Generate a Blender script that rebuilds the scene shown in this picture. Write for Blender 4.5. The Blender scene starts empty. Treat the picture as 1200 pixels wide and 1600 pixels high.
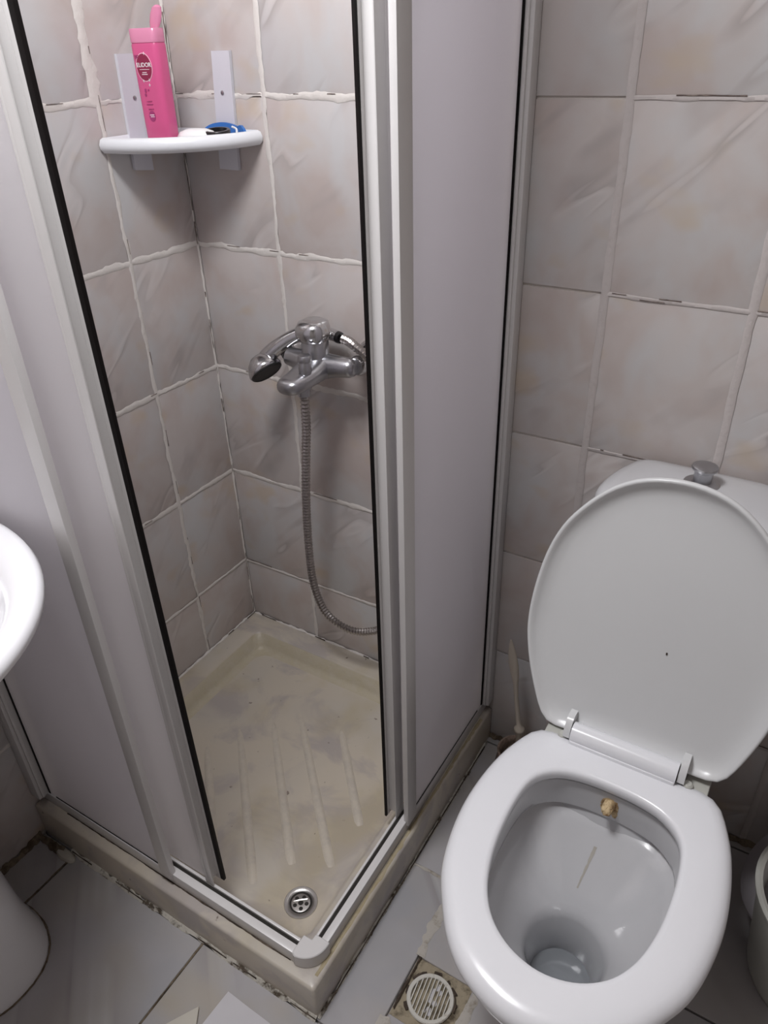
import bpy, bmesh, math, random
from mathutils import Vector, Matrix, noise
random.seed(7)
SC = bpy.context.scene
COL = SC.collection
K = 0.84            # working units -> metres (wall tile 20 x 25 cm)

# ------------------------------------------------------------------ camera
R3 = ((0.8555415979989068, -0.2554700364322275, 0.45031503925451266),
      (0.5170529722402779, 0.46620201962417057, -0.7178522834092254),
      (-0.026548031772078966, 0.846989219166136, 0.5309467625151959))
cd = bpy.data.cameras.new('camera'); cam = bpy.data.objects.new('camera', cd); COL.objects.link(cam)
m4 = Matrix(R3).to_4x4(); m4.translation = Vector((1.30275, -1.30449, 1.57397)) * K
cam.matrix_world = m4
cd.sensor_fit = 'VERTICAL'; cd.sensor_height = 36.0; cd.lens = 36.0 * 1162.963 / 1600
cd.clip_start = 0.02; cd.clip_end = 30
SC.camera = cam

# ------------------------------------------------------------------ world, lamp, exposure
W = bpy.data.worlds.new('world'); SC.world = W; W.use_nodes = True
W.node_tree.nodes['Background'].inputs[0].default_value = (0.8, 0.85, 1, 1)
W.node_tree.nodes['Background'].inputs[1].default_value = 0.05
def area(name, loc, size, power, color, aim):
    l = bpy.data.lights.new(name, 'AREA'); l.shape = 'DISK'; l.size = size * K; l.energy = power; l.color = color
    o = bpy.data.objects.new(name, l); COL.objects.link(o); o.location = Vector(loc) * K
    o.rotation_euler = (Vector(aim) - Vector(loc)).to_track_quat('-Z', 'Y').to_euler()
    return o
area('ceiling_lamp_light', (0.64, -0.87, 2.34), 0.44, 16, (0.985, 0.98, 1.0), (0.64, -0.87, 0))
SC.view_settings.view_transform = 'Standard'; SC.view_settings.look = 'None'
SC.view_settings.gamma = 1; SC.view_settings.use_curve_mapping = False
SC.view_settings.exposure = 0.2

# ------------------------------------------------------------------ materials
class NT:
    def __init__(s, name):
        s.m = bpy.data.materials.new(name); s.m.use_nodes = True
        s.t = s.m.node_tree; s.b = s.t.nodes['Principled BSDF']; s.n = s.t.nodes
    def new(s, kind, **kw):
        n = s.n.new(kind)
        for k, v in kw.items(): setattr(n, k, v)
        return n
    def link(s, a, b): s.t.links.new(a, b)
    def coord(s, shuffle=False, scale=(1, 1, 1)):
        tc = s.new('ShaderNodeTexCoord'); out = tc.outputs['Object']
        if shuffle:
            oi = s.new('ShaderNodeObjectInfo'); mu = s.new('ShaderNodeMath', operation='MULTIPLY')
            mu.inputs[1].default_value = 37.0; s.link(oi.outputs['Random'], mu.inputs[0])
            ad = s.new('ShaderNodeVectorMath', operation='ADD')
            s.link(out, ad.inputs[0]); s.link(mu.outputs[0], ad.inputs[1]); out = ad.outputs[0]
        mp = s.new('ShaderNodeMapping'); mp.inputs['Scale'].default_value = scale
        s.link(out, mp.inputs[0]); return mp.outputs[0]
    def noise(s, vec, scale, detail=3, rough=.5, dist=0):
        n = s.new('ShaderNodeTexNoise'); n.inputs['Scale'].default_value = scale
        n.inputs['Detail'].default_value = detail; n.inputs['Roughness'].default_value = rough
        n.inputs['Distortion'].default_value = dist
        s.link(vec, n.inputs['Vector']); return n.outputs['Fac']
    def ramp(s, fac, stops):
        r = s.new('ShaderNodeValToRGB'); e = r.color_ramp.elements
        e[0].position, e[0].color = stops[0][0], tuple(stops[0][1]) + (1,)
        e[1].position, e[1].color = stops[-1][0], tuple(stops[-1][1]) + (1,)
        for p, c in stops[1:-1]:
            x = e.new(p); x.color = tuple(c) + (1,)
        s.link(fac, r.inputs[0]); return r.outputs['Color']
    def mix(s, fac, a, b):
        m = s.new('ShaderNodeMix', data_type='RGBA')
        for sock, v in ((m.inputs[0], fac), (m.inputs[6], a), (m.inputs[7], b)):
            if isinstance(v, (int, float)): sock.default_value = v
            elif isinstance(v, tuple): sock.default_value = v + (1,)
            else: s.link(v, sock)
        return m.outputs[2]
    def mul(s, a, b):
        m = s.new('ShaderNodeMath', operation='MULTIPLY')
        s.link(a, m.inputs[0])
        if isinstance(b, (int, float)): m.inputs[1].default_value = b
        else: s.link(b, m.inputs[1])
        return m.outputs[0]
    def bump(s, h, strength, dist=.002):
        b = s.new('ShaderNodeBump'); b.inputs['Strength'].default_value = strength; b.inputs['Distance'].default_value = dist
        s.link(h, b.inputs['Height']); s.link(b.outputs[0], s.b.inputs['Normal'])
    def set(s, color=None, rough=None, metal=None, spec=None, coat=None):
        if color is not None:
            if isinstance(color, tuple): s.b.inputs['Base Color'].default_value = color + (1,)
            else: s.link(color, s.b.inputs['Base Color'])
        if rough is not None: s.b.inputs['Roughness'].default_value = rough
        if metal is not None: s.b.inputs['Metallic'].default_value = metal
        if spec is not None: s.b.inputs['Specular IOR Level'].default_value = spec
        if coat is not None: s.b.inputs['Coat Weight'].default_value = coat; s.b.inputs['Coat Roughness'].default_value = .1
        return s.m
B01 = lambda lo, hi: [(lo, (0, 0, 0)), (hi, (1, 1, 1))]
def marble(name, base, pink, cool, dark, light, rough, big=1.0):
    t = NT(name); v = t.coord(True)
    c = t.mix(t.ramp(t.noise(v, 9 / big, 3, .5, .6), B01(.40, .64)), base, pink)
    c = t.mix(t.ramp(t.noise(t.coord(True, (1.3, 1.1, .9)), 7 / big, 3, .55, .3), B01(.46, .68)), c, cool)
    # soft diagonal veins: noise stretched along the tile's rising diagonal
    tc = t.coord(True); comb = t.new('ShaderNodeCombineXYZ')
    for i, (w, k_) in enumerate((((.66, .70, .74), 1.5), ((.66, .70, -.74), 6.0))):
        dt = t.new('ShaderNodeVectorMath', operation='DOT_PRODUCT'); t.link(tc, dt.inputs[0]); dt.inputs[1].default_value = tuple(q * k_ for q in w)
        t.link(dt.outputs['Value'], comb.inputs[i])
    n = t.noise(comb.outputs[0], 2.3 / big, 2, .5, .35)
    dv = t.ramp(n, [(.413, (0, 0, 0)), (.425, (1, 1, 1)), (.50, (0, 0, 0))])
    lv = t.ramp(n, [(.34, (0, 0, 0)), (.385, (1, 1, 1)), (.41, (0, 0, 0))])
    msk = t.ramp(t.noise(v, 8 / big, 2), B01(.46, .62))
    c = t.mix(t.mul(t.mul(dv, msk), .75), c, dark)
    c = t.mix(t.mul(t.mul(lv, msk), .6), c, light)
    warm = t.ramp(t.noise(t.coord(True, (.8, 1, 1.2)), 11 / big, 2), B01(.60, .72))
    c = t.mix(t.mul(warm, .6), c, tuple(x * y for x, y in zip(pink, (1.06, .99, .80))))
    t.set(c, rough, spec=.42); t.bump(t.noise(v, 18, 2), .05, .004)
    return t.m
def plain(name, color, rough, metal=0, spec=.5, var=.06, vs=30, coat=None):
    t = NT(name); v = t.coord()
    lo = tuple(x * (1 - var) for x in color); hi = tuple(min(1, x * (1 + var)) for x in color)
    t.set(t.mix(t.noise(v, vs, 3), lo, hi), rough, metal, spec, coat); return t.m
M = {}
M['tile'] = marble('wall_tile_glaze', (.575, .530, .513), (.525, .458, .432), (.565, .558, .560), (.41, .37, .36), (.68, .645, .63), .27)
M['floor_tile'] = marble('floor_tile_glaze', (.42, .405, .415), (.40, .375, .355), (.375, .37, .385), (.32, .30, .30), (.49, .48, .48), .22, 1.8)
def grout(name, color, dirt, lo, hi, rough=.85):
    t = NT(name); v = t.coord()
    k = t.ramp(t.noise(v, 38, 5, .7), B01(lo, hi))
    t.set(t.mix(k, color, dirt), rough, spec=.2); t.bump(t.noise(v, 120, 4), .5, .002); return t.m
M['grout'] = grout('joint_grout', (.64, .60, .565), (.30, .26, .22), .62, .74)
M['smear'] = grout('white_grout_smear', (.70, .665, .63), (.52, .48, .44), .60, .78)
M['floor_grout'] = grout('floor_grout', (.47, .44, .40), (.30, .26, .21), .52, .7)
M['pink_grout'] = grout('pinkish_grout', (.55, .505, .49), (.48, .43, .41), .55, .75)
M['crack'] = grout('dark_crack_dirt', (.13, .10, .09), (.30, .25, .22), .48, .62)
M['mould'] = grout('dark_mould', (.06, .045, .035), (.17, .13, .10), .5, .65)
M['tan'] = grout('tan_stain', (.40, .335, .215), (.47, .41, .30), .45, .7)
M['grime'] = grout('brown_sealant', (.20, .16, .115), (.085, .062, .042), .42, .6)
M['caulk'] = grout('old_caulk', (.56, .53, .47), (.10, .08, .06), .50, .62)
M['cement'] = grout('dirty_cement', (.34, .29, .21), (.10, .08, .055), .46, .64)
M['plaster'] = plain('white_plaster', (.74, .73, .72), .9, var=.03)
M['beige_wall'] = plain('beige_wall_paint', (.40, .37, .35), .6, var=.04)
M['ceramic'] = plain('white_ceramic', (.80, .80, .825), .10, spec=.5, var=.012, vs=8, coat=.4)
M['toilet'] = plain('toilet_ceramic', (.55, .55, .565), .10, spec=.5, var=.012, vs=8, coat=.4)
M['lid'] = plain('shaded_lid_plastic', (.655, .66, .665), .25, spec=.5, var=.012, vs=8)  # same plastic as the seat; the upright lid's shade is put into the colour
M['strip'] = plain('grey_white_plastic', (.66, .66, .71), .35, var=.02)
M['seat'] = plain('white_seat_plastic', (.80, .805, .835), .22, spec=.5, var=.012, vs=8)
M['plastic'] = plain('white_plastic', (.82, .84, .87), .3, var=.02)
M['alu'] = plain('white_coated_aluminium', (.68, .665, .66), .28, spec=.5, var=.03, vs=12)
M['gasket'] = plain('black_magnetic_gasket', (.008, .006, .006), .6, spec=.15)
M['blackp'] = plain('black_plastic', (.012, .011, .012), .28)
M['dark'] = plain('dark_recess', (.02, .017, .014), .8)
M['grayhole'] = plain('shower_face_rubber', (.025, .025, .025), .5)
M['chrome'] = plain('worn_chrome', (.62, .62, .63), .16, metal=1, var=.12, vs=60)
M['dullchrome'] = plain('dull_chrome', (.46, .46, .48), .30, metal=1, var=.15, vs=60)
M['steel'] = plain('brushed_drain_steel', (.55, .54, .52), .28, metal=1, var=.12, vs=80)
M['hose'] = plain('ribbed_metal_hose', (.40, .37, .355), .32, metal=1, var=.2, vs=90)
M['blue'] = plain('blue_plastic', (.035, .16, .48), .35)
M['soap'] = plain('white_soap', (.86, .87, .87), .45, var=.01)
M['pink'] = plain('pink_bottle_plastic', (.64, .10, .255), .25, var=.04)
M['label'] = plain('dark_red_label', (.26, .018, .065), .4, var=.04)
M['print'] = plain('white_print', (.9, .86, .88), .5, var=.01)
M['darkprint'] = plain('purple_print', (.36, .04, .16), .5, var=.02)
M['pinkring'] = plain('pale_pink_print', (.85, .45, .58), .5, var=.02)
M['paper'] = plain('white_paper', (.56, .545, .565), .9, var=.03)
M['cream_paper'] = plain('cream_paper', (.52, .49, .43), .9, var=.03)
M['grate'] = grout('pale_grate_plastic', (.60, .58, .53), (.32, .27, .2), .60, .75, .5)
M['cream'] = plain('cream_brush_plastic', (.50, .44, .37), .35)
M['holder'] = grout('dirty_holder', (.32, .24, .20), (.10, .07, .05), .45, .65, .5)
M['binp'] = plain('grey_white_bin_plastic', (.50, .50, .46), .4)
M['binlid'] = plain('grey_bin_lid', (.36, .34, .36), .3)
M['streak'] = plain('rust_streak', (.43, .405, .36), .3, var=.1)
M['scale'] = grout('limescale_crust', (.62, .48, .29), (.22, .12, .05), .45, .6)
t = NT('clear_pink_cap'); t.set((.92, .36, .56), .18); t.b.inputs['Transmission Weight'].default_value = .35; M['clearpink'] = t.m
t = NT('bowl_water'); t.set((.34, .36, .38), .03); t.b.inputs['Transmission Weight'].default_value = .5; t.b.inputs['IOR'].default_value = 1.33; M['water'] = t.m
# frosted acrylic: diffuse, lets a little light through
t = NT('frosted_acrylic'); v = t.coord()
t.set(t.mix(t.noise(v, 5, 2), (.86, .85, .87), (.90, .895, .91)), .26, spec=.45)
tr = t.new('ShaderNodeBsdfTranslucent'); tr.inputs[0].default_value = (.95, .94, .96, 1)
ms = t.new('ShaderNodeMixShader'); ms.inputs[0].default_value = .72
t.link(t.b.outputs[0], ms.inputs[1]); t.link(tr.outputs[0], ms.inputs[2])
t.link(ms.outputs[0], t.n['Material Output'].inputs[0]); t.bump(t.noise(v, 220, 2), .06, .001); M['frost'] = t.m
# shower tray: ivory acrylic, greyed in worn patches, yellowed in others
t = NT('ivory_tray_acrylic'); v = t.coord()
c = t.mix(t.ramp(t.noise(v, 4, 3, .5, .4), B01(.42, .6)), (.565, .505, .42), (.53, .485, .42))
c = t.mix(t.mul(t.ramp(t.noise(t.coord(False, (1, 1.3, 1)), 7, 4, .6, .5), B01(.50, .62)), .72), c, (.395, .355, .345))
c = t.mix(t.mul(t.ramp(t.noise(t.coord(False, (1.4, 1, 1)), 5, 3), B01(.55, .7)), .55), c, (.46, .39, .25))
c = t.mix(t.mul(t.ramp(t.noise(v, 60, 2), B01(.72, .77)), .8), c, (.16, .12, .10))
t.set(c, .3, spec=.45); M['tray'] = t.m
M['tray_slope'] = grout('yellowed_tray_acrylic', (.50, .445, .33), (.53, .48, .39), .4, .7, .35)
M['tray_rib'] = grout('pale_tray_acrylic', (.575, .52, .44), (.50, .455, .40), .45, .7, .35)

# ------------------------------------------------------------------ mesh helpers (working units)
class MB:
    def __init__(s): s.v = []; s.f = []; s.mi = []
    def add(s, vs, fs, mi=0):
        o = len(s.v); s.v += [tuple(p) for p in vs]; s.f += [tuple(i + o for i in f) for f in fs]; s.mi += [mi] * len(fs); return s
    def box(s, a, b, bev=0, seg=2, mi=0):
        bm = bmesh.new(); bmesh.ops.create_cube(bm, size=1)
        for v in bm.verts: v.co = Vector([(a[i] + b[i]) / 2 + v.co[i] * (b[i] - a[i]) for i in range(3)])
        if bev: bmesh.ops.bevel(bm, geom=bm.edges[:], offset=bev, segments=seg, affect='EDGES', profile=.6)
        return s.bm(bm, mi)
    def bm(s, bm, mi=0):
        bm.verts.index_update()
        s.add([v.co[:] for v in bm.verts], [[v.index for v in f.verts] for f in bm.faces], mi); bm.free(); return s
    def loft(s, rings, cap0=True, cap1=True, closed=True, mi=0):
        n = len(rings[0]); vs = [p for r in rings for p in r]; fs = []
        for i in range(len(rings) - 1):
            for j in range(n if closed else n - 1):
                k = (j + 1) % n; fs.append((i * n + j, i * n + k, (i + 1) * n + k, (i + 1) * n + j))
        if cap0: fs.append(tuple(reversed(range(n))))
        if cap1: fs.append(tuple(range((len(rings) - 1) * n, len(rings) * n)))
        return s.add(vs, fs, mi)
    def tube(s, path, rad, n=12, cap=True, mi=0):
        path = [Vector(p) for p in path]; rings = []
        rad = rad if isinstance(rad, (list, tuple)) else [rad] * len(path)
        up = None
        for i, p in enumerate(path):
            t = (path[min(i + 1, len(path) - 1)] - path[max(i - 1, 0)]).normalized()
            if up is None: up = t.orthogonal().normalized()
            up = (up - t * up.dot(t)).normalized(); sd = t.cross(up)
            rings.append([p + (up * math.cos(a) + sd * math.sin(a)) * rad[i] for a in [2 * math.pi * k / n for k in range(n)]])
        return s.loft(rings, cap, cap, mi=mi)
    def lathe(s, c, prof, n=32, mi=0, axis='Z', cap0=True, cap1=True):
        rings = []
        for r, h in prof:
            ring = []
            for k in range(n):
                a = 2 * math.pi * k / n; u, w = r * math.cos(a), r * math.sin(a)
                d = (u, w, h) if axis == 'Z' else ((h, u, w) if axis == 'X' else (w, h, u))
                ring.append((c[0] + d[0], c[1] + d[1], c[2] + d[2]))
            rings.append(ring)
        return s.loft(rings, cap0, cap1, mi=mi)
    def prism(s, poly, z0, z1, mi=0, bev=0):
        bm = bmesh.new(); f = bm.faces.new([bm.verts.new((x, y, z0)) for x, y in poly])
        r = bmesh.ops.extrude_face_region(bm, geom=[f])
        for v in r['geom']:
            if isinstance(v, bmesh.types.BMVert): v.co.z = z1
        bmesh.ops.recalc_face_normals(bm, faces=bm.faces)
        if bev: bmesh.ops.bevel(bm, geom=bm.edges[:], offset=bev, segments=1, affect='EDGES')
        return s.bm(bm, mi)
    def xform(s, mat): s.v = [tuple(mat @ Vector(p)) for p in s.v]; return s
def mesh_of(name, mb, mats, origin, sharp=38, fix=True):
    me = bpy.data.meshes.new(name); o = Vector(origin)
    me.from_pydata([(Vector(p) - o) * K for p in mb.v], [], mb.f)
    for m in (mats if isinstance(mats, (list, tuple)) else [mats]): me.materials.append(M[m])
    for p, i in zip(me.polygons, mb.mi): p.material_index = i
    if fix:
        bm = bmesh.new(); bm.from_mesh(me); bmesh.ops.recalc_face_normals(bm, faces=bm.faces); bm.to_mesh(me); bm.free()
    me.polygons.foreach_set('use_smooth', [True] * len(me.polygons))
    me.set_sharp_from_angle(angle=math.radians(sharp)); me.update(); return me
def parent_to(o, parent, origin):
    o.parent = parent
    o.location = Vector(origin) * K
    if parent is not None:
        w = Vector((0, 0, 0)); q = parent
        while q is not None: w += q.location; q = q.parent
        o.location = Vector(origin) * K - w
def obj(name, mb, mats, parent=None, origin=None, sharp=38, label=None, fix=True):
    if origin is None:
        n = len(mb.v); lo = [min(p[i] for p in mb.v) for i in range(3)]; hi = [max(p[i] for p in mb.v) for i in range(3)]
        origin = ((lo[0] + hi[0]) / 2, (lo[1] + hi[1]) / 2, lo[2])
    o = bpy.data.objects.new(name, mesh_of(name, mb, mats, origin, sharp, fix)); COL.objects.link(o)
    parent_to(o, parent, origin)
    if label: o['label'] = label
    return o
def empty(name, loc, label, cat, group=None):
    o = bpy.data.objects.new(name, None); COL.objects.link(o); o.location = Vector(loc) * K; o.empty_display_size = .05
    return tag(o, label, cat, group)
def tag(o, label, cat, group=None, kind='thing'):
    o['label'] = label; o['category'] = cat; o['kind'] = kind
    if group: o['group'] = group
    return o
def struct(o, label, cat): return tag(o, label, cat, kind='structure')
def ellipse(cx, cy, a, b, z, n=48, p=2.0, clampx=None):
    r = []
    for k in range(n):
        t = 2 * math.pi * k / n; c, s_ = math.cos(t), math.sin(t)
        x = cx + a * math.copysign(abs(c) ** (2 / p), c); y = cy + b * math.copysign(abs(s_) ** (2 / p), s_)
        if clampx is not None: x = max(x, clampx)
        r.append((x, y, z))
    return r
def spline(pts, n, closed=False):
    P = [Vector(p) for p in pts]; out = []; N = len(P); segs = N if closed else N - 1
    g = (lambda i: P[i % N]) if closed else (lambda i: P[max(0, min(N - 1, i))])
    for i in range(segs):
        a, b, c, d = g(i - 1), g(i), g(i + 1), g(i + 2)
        for k in range(n):
            u = k / n
            out.append(.5 * ((2 * b) + (c - a) * u + (2 * a - 5 * b + 4 * c - d) * u * u + (3 * b - a - 3 * c + d) * u ** 3))
    if not closed: out.append(P[-1])
    return out
def resample(path, step):
    out = [path[0]]; acc = 0
    for a, b in zip(path, path[1:]):
        L = (b - a).length; d = step - acc
        while d <= L: out.append(a + (b - a) * (d / L)); d += step
        acc = (acc + L) % step
    return out
def ribbon(mb, a, b, nrm, wid, jit, off, step=.006, thick=.0012, seed=0, gaps=0, mi=0):
    """an irregular flat bead laid along a joint; a->b on a surface whose normal is nrm"""
    a, b, nrm = Vector(a), Vector(b), Vector(nrm); d = (b - a); L = d.length; d.normalize(); s_ = nrm.cross(d)
    n = max(2, int(L / step)); prev = None
    for i in range(n + 1):
        x = L * i / n; q = Vector((x * 22 + seed * 7.7, seed * 3.1, .5)); q2 = Vector((x * 90 + seed * 5.1, seed * 1.7, 4.5))
        u = noise.noise(q); w = noise.noise(q2)
        w1 = max(.0004, wid * (.5 + .55 * jit * (u + .7 * w))); w2 = max(.0004, wid * (.5 + .55 * jit * (noise.noise(q + Vector((0, 9, 0))) + .7 * noise.noise(q2 + Vector((0, 9, 0))))))
        c = a + d * x + nrm * off
        cur = (c - s_ * w1, c - s_ * w1 * .6 + nrm * thick, c + s_ * w2 * .6 + nrm * thick, c + s_ * w2)
        g = gaps and noise.noise(Vector((x * 16 + seed * 11.3, 3.3, seed))) < gaps
        if prev and not g: mb.add(list(prev) + list(cur), [(0, 4, 5, 1), (1, 5, 6, 2), (2, 6, 7, 3)], mi)
        prev = None if g else cur

# ------------------------------------------------------------------ room shell
XR, YF, ZC = 1.86, -2.25, 2.56
ZJ = [0.3012 - .29874 + .29874 * k for k in range(0, 11)]           # wall tile courses
TW = .2384
def slab(name, a, b, mat, label, cat): return struct(obj(name, MB().box(a, b), mat, origin=a), label, cat)
floor = slab('floor', (-.1, YF - .1, -.09), (XR + .1, .1, -.012), 'grout', 'grey marbled square tile floor of the bathroom', 'floor')
wall_back = slab('wall_back', (-.1, .0035, -.012), (XR + .1, .1, ZC), 'grout', 'marbled beige tiled wall behind the toilet and the shower mixer', 'wall')
wall_left = slab('wall_left', (-.1, YF - .1, -.012), (-.0035, .0035, ZC), 'grout', 'marbled beige tiled wall beside the corner shelf and the basin', 'wall')
wall_right = slab('wall_right', (XR, YF, -.012), (XR + .1, .0035, ZC), 'beige_wall', 'plain side wall past the waste bin', 'wall')
wall_front = slab('wall_front', (-.0035, YF - .1, -.012), (XR, YF, ZC), 'beige_wall', 'plain wall opposite the shower mixer', 'wall')
ceiling = slab('ceiling', (-.1, YF - .1, ZC), (XR + .1, .1, ZC + .06), 'plaster', 'plain white ceiling above the shower', 'ceiling')
G = .0022                                                            # half joint
tile_cache = {}
def tile_obj(parent, axis, u0, u1, z0, z1):
    w, h = round(u1 - u0, 4), round(z1 - z0, 4)
    key = (axis, w, h)
    if key not in tile_cache:
        mb = MB()
        a, b = ((-w / 2, 0, -h / 2), (w / 2, .008, h / 2)) if axis == 'x' else ((-.008, -w / 2, -h / 2), (0, w / 2, h / 2))
        tile_cache[key] = mesh_of('tile', mb.box(a, b, .0016, 2), 'tile', (0, 0, 0))
    o = bpy.data.objects.new('tile', tile_cache[key]); COL.objects.link(o)
    dz = random.uniform(-.0004, .0004)
    c = ((u0 + u1) / 2, dz, (z0 + z1) / 2) if axis == 'x' else (-dz, (u0 + u1) / 2, (z0 + z1) / 2)
    parent_to(o, parent, c)
xj = [.0] + [.2368 + TW * k for k in range(7)] + [XR]
for i in range(len(xj) - 1):
    for k in range(len(ZJ) - 1):
        if xj[i + 1] <= .8 and k == 0: continue                      # hidden behind the tray
        tile_obj(wall_back, 'x', xj[i] + G, xj[i + 1] - G, ZJ[k] + G, min(ZC - .003, ZJ[k + 1] - G))
yj = [.0] + [-.2074 - TW * k for k in range(9)] + [YF]
yj = [y for y in yj if y >= YF]
for i in range(len(yj) - 1):
    for k in range(len(ZJ) - 1):
        if yj[i + 1] > -.8 and k == 0: continue
        tile_obj(wall_left, 'y', yj[i + 1] + G, yj[i] - G, ZJ[k] + G, min(ZC - .003, ZJ[k + 1] - G))
# the course beside the tray is cut to start on its rim
for i in range(len(xj) - 1):
    if xj[i + 1] <= .8: tile_obj(wall_back, 'x', xj[i] + G, xj[i + 1] - G, .100, ZJ[1] - G)
for i in range(len(yj) - 1):
    if yj[i + 1] > -.8: tile_obj(wall_left, 'y', yj[i + 1] + G, yj[i] - G, .100, ZJ[1] - G)
# repair grout smeared along the joints, and the dark cracks in it
sm = MB(); cr = MB(); sd = 0
def seg(mb, *a, **k):
    global sd
    sd += 1; ribbon(mb, *a, seed=sd, **k)
NB, NL = (0, -1, 0), (1, 0, 0)
for z in ZJ[1:8]:
    for x0, x1 in zip(xj[:4], xj[1:5]):
        seg(sm, (x0, 0, z + random.uniform(-.003, .002)), (min(x1, .8), 0, z + random.uniform(-.003, .002)), NB, .012 if z > .5 else .008, .75, .0005, step=.009)
        seg(cr, (x0, 0, z + .004), (min(x1, .8), 0, z + .004), NB, .0013, 1.3, .0014, gaps=.22)
for x in xj[1:4]:
    for z0, z1 in zip([.102] + ZJ[1:7], ZJ[1:8]): seg(sm, (x, 0, z0), (x, 0, z1), NB, .010, .7, .0006, step=.010)
back_smear = obj('grout_smear', sm, 'smear', wall_back, (0, 0, 0), label='rough white repair grout', fix=False); back_smear['kind'] = 'stuff'
pk = MB()
for z in ZJ[1:8]:
    for x0, x1 in zip(xj[4:-1], xj[5:]):
        x0 = max(x0, .80); seg(pk, (x0, 0, z), (x1, 0, z), NB, .008, .4, .0005, step=.012)
        seg(cr, (x0, 0, z + .0035), (x1, 0, z + .0035), NB, .0018, .8, .0014, gaps=-.08)
        if random.random() < .5: seg(cr, (x0 + .03, 0, z - .002), (x0 + .12, 0, z - .002), NB, .0014, 1.2, .0014, gaps=.1)
for x in xj[4:-1]:
    for z0, z1 in zip(ZJ[0:7], ZJ[1:8]):
        seg(pk, (x, 0, z0), (x, 0, z1), NB, .014, .25, .0006, step=.015)
o = obj('grout_line', pk, 'pink_grout', wall_back, (0, 0, 0), label='smooth pinkish grout', fix=False); o['kind'] = 'stuff'
o = obj('joint_crack', cr, 'crack', wall_back, (0, 0, 0), label='dark crack', fix=False); o['kind'] = 'stuff'
sm = MB(); cr = MB()
for z in ZJ[1:8]:
    for y0, y1 in zip(yj[:4], yj[1:5]):
        seg(sm, (0, y0, z + random.uniform(-.003, .002)), (0, y1, z + random.uniform(-.003, .002)), NL, .012 if z > .5 else .009, .75, .0005, step=.009)
        seg(cr, (0, y0, z + .004), (0, y1, z + .004), NL, .0013, 1.3, .0014, gaps=.26)
for y in yj[1:4]:
    for z0, z1 in zip([.102] + ZJ[1:7], ZJ[1:8]):
        seg(sm, (0, y, z0), (0, y, z1), NL, .022 if z0 > 1.35 else .011, .75, .0006, step=.010)
        seg(cr, (0, y + .004, z0), (0, y + .004, z1), NL, .0013, 1.2, .0014, gaps=.24)
for z0, z1 in zip([.102] + ZJ[1:7], ZJ[1:8]):                        # the inner corner
    seg(sm, (.001, -.003, z0), (.001, -.003, z1), (.7071, -.7071, 0), .005, .9, .0004)
    seg(cr, (.002, -.004, z0), (.002, -.004, z1), (.7071, -.7071, 0), .0015, 1.2, .0012, gaps=.02)
o = obj('grout_smear', sm, 'smear', wall_left, (0, 0, 0), label='rough white repair grout', fix=False); o['kind'] = 'stuff'
o = obj('joint_crack', cr, 'crack', wall_left, (0, 0, 0), label='dark crack', fix=False); o['kind'] = 'stuff'
# floor tiles
fx = [.0, .112, .511, .911, 1.310, 1.709, XR]; fy = [0, -.026, -.427, -.8035, -1.204, -1.604, -2.004, YF]
DX0, DX1, DY0, DY1 = .914, 1.034, -.722, -.600                       # the opening around the floor drain
for i in range(len(fx) - 1):
    for k in range(len(fy) - 1):
        x0, x1, y1, y0 = fx[i] + G, fx[i + 1] - G, fy[k] - G, fy[k + 1] + G
        if x1 - x0 < .01 or y1 - y0 < .01 or (x1 < .8 and y0 > -.8): continue
        cx, cy = (x0 + x1) / 2, (y0 + y1) / 2; z1 = random.uniform(-.0006, .0)
        if x0 < .92 < x1 and y0 < -.65 < y1:
            poly = [(x0, y0), (x1, y0), (x1, y1), (x0, y1), (x0, DY1), (DX1, DY1), (DX1, DY0), (x0, DY0)]
        else: poly = [(x0, y0), (x1, y0), (x1, y1), (x0, y1)]
        obj('tile', MB().prism(poly, -.013, z1, bev=.0012), 'floor_tile', floor, (cx, cy, 0))
fl = MB()
for x in (.112, .511): seg(fl, (x, -.80, 0), (x, -1.7, 0), (0, 0, 1), .0042, .8, -.0006)
o = obj('joint_crack', fl, 'grime', floor, (0, 0, 0), label='dark brown dirty joint', fix=False); o['kind'] = 'stuff'
fl = MB()
seg(fl, (.911, -.30, 0), (.911, -.60, 0), (0, 0, 1), .018, .8, .0); seg(fl, (.80, -.428, 0), (1.05, -.425, 0), (0, 0, 1), .007, .8, .0)
seg(fl, (.900, -.743, 0), (1.03, -.739, 0), (0, 0, 1), .034, .7, .0006); seg(fl, (1.04, -.74, 0), (1.045, -.61, 0), (0, 0, 1), .016, .9, .0)
seg(fl, (.911, -.74, 0), (.911, -1.3, 0), (0, 0, 1), .014, .8, .0)
o = obj('grout_line', fl, 'floor_grout', floor, (0, 0, 0), label='pale smeared grout', fix=False); o['kind'] = 'stuff'
fl = MB()
seg(fl, (.006, -.815, .004), (.006, -1.5, .004), (.7, 0, .7), .020, .8, .002); seg(fl, (.0, -.815, .01), (.09, -.815, .006), (0, -.7, .7), .016, .9, .003)
seg(fl, (.80, -.006, .004), (XR, -.006, .004), (0, -.7, .7), .016, .8, .002)
o = obj('sealant', fl, 'grime', floor, (0, 0, 0), label='brown dirty sealant', fix=False); o['kind'] = 'stuff'

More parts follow.
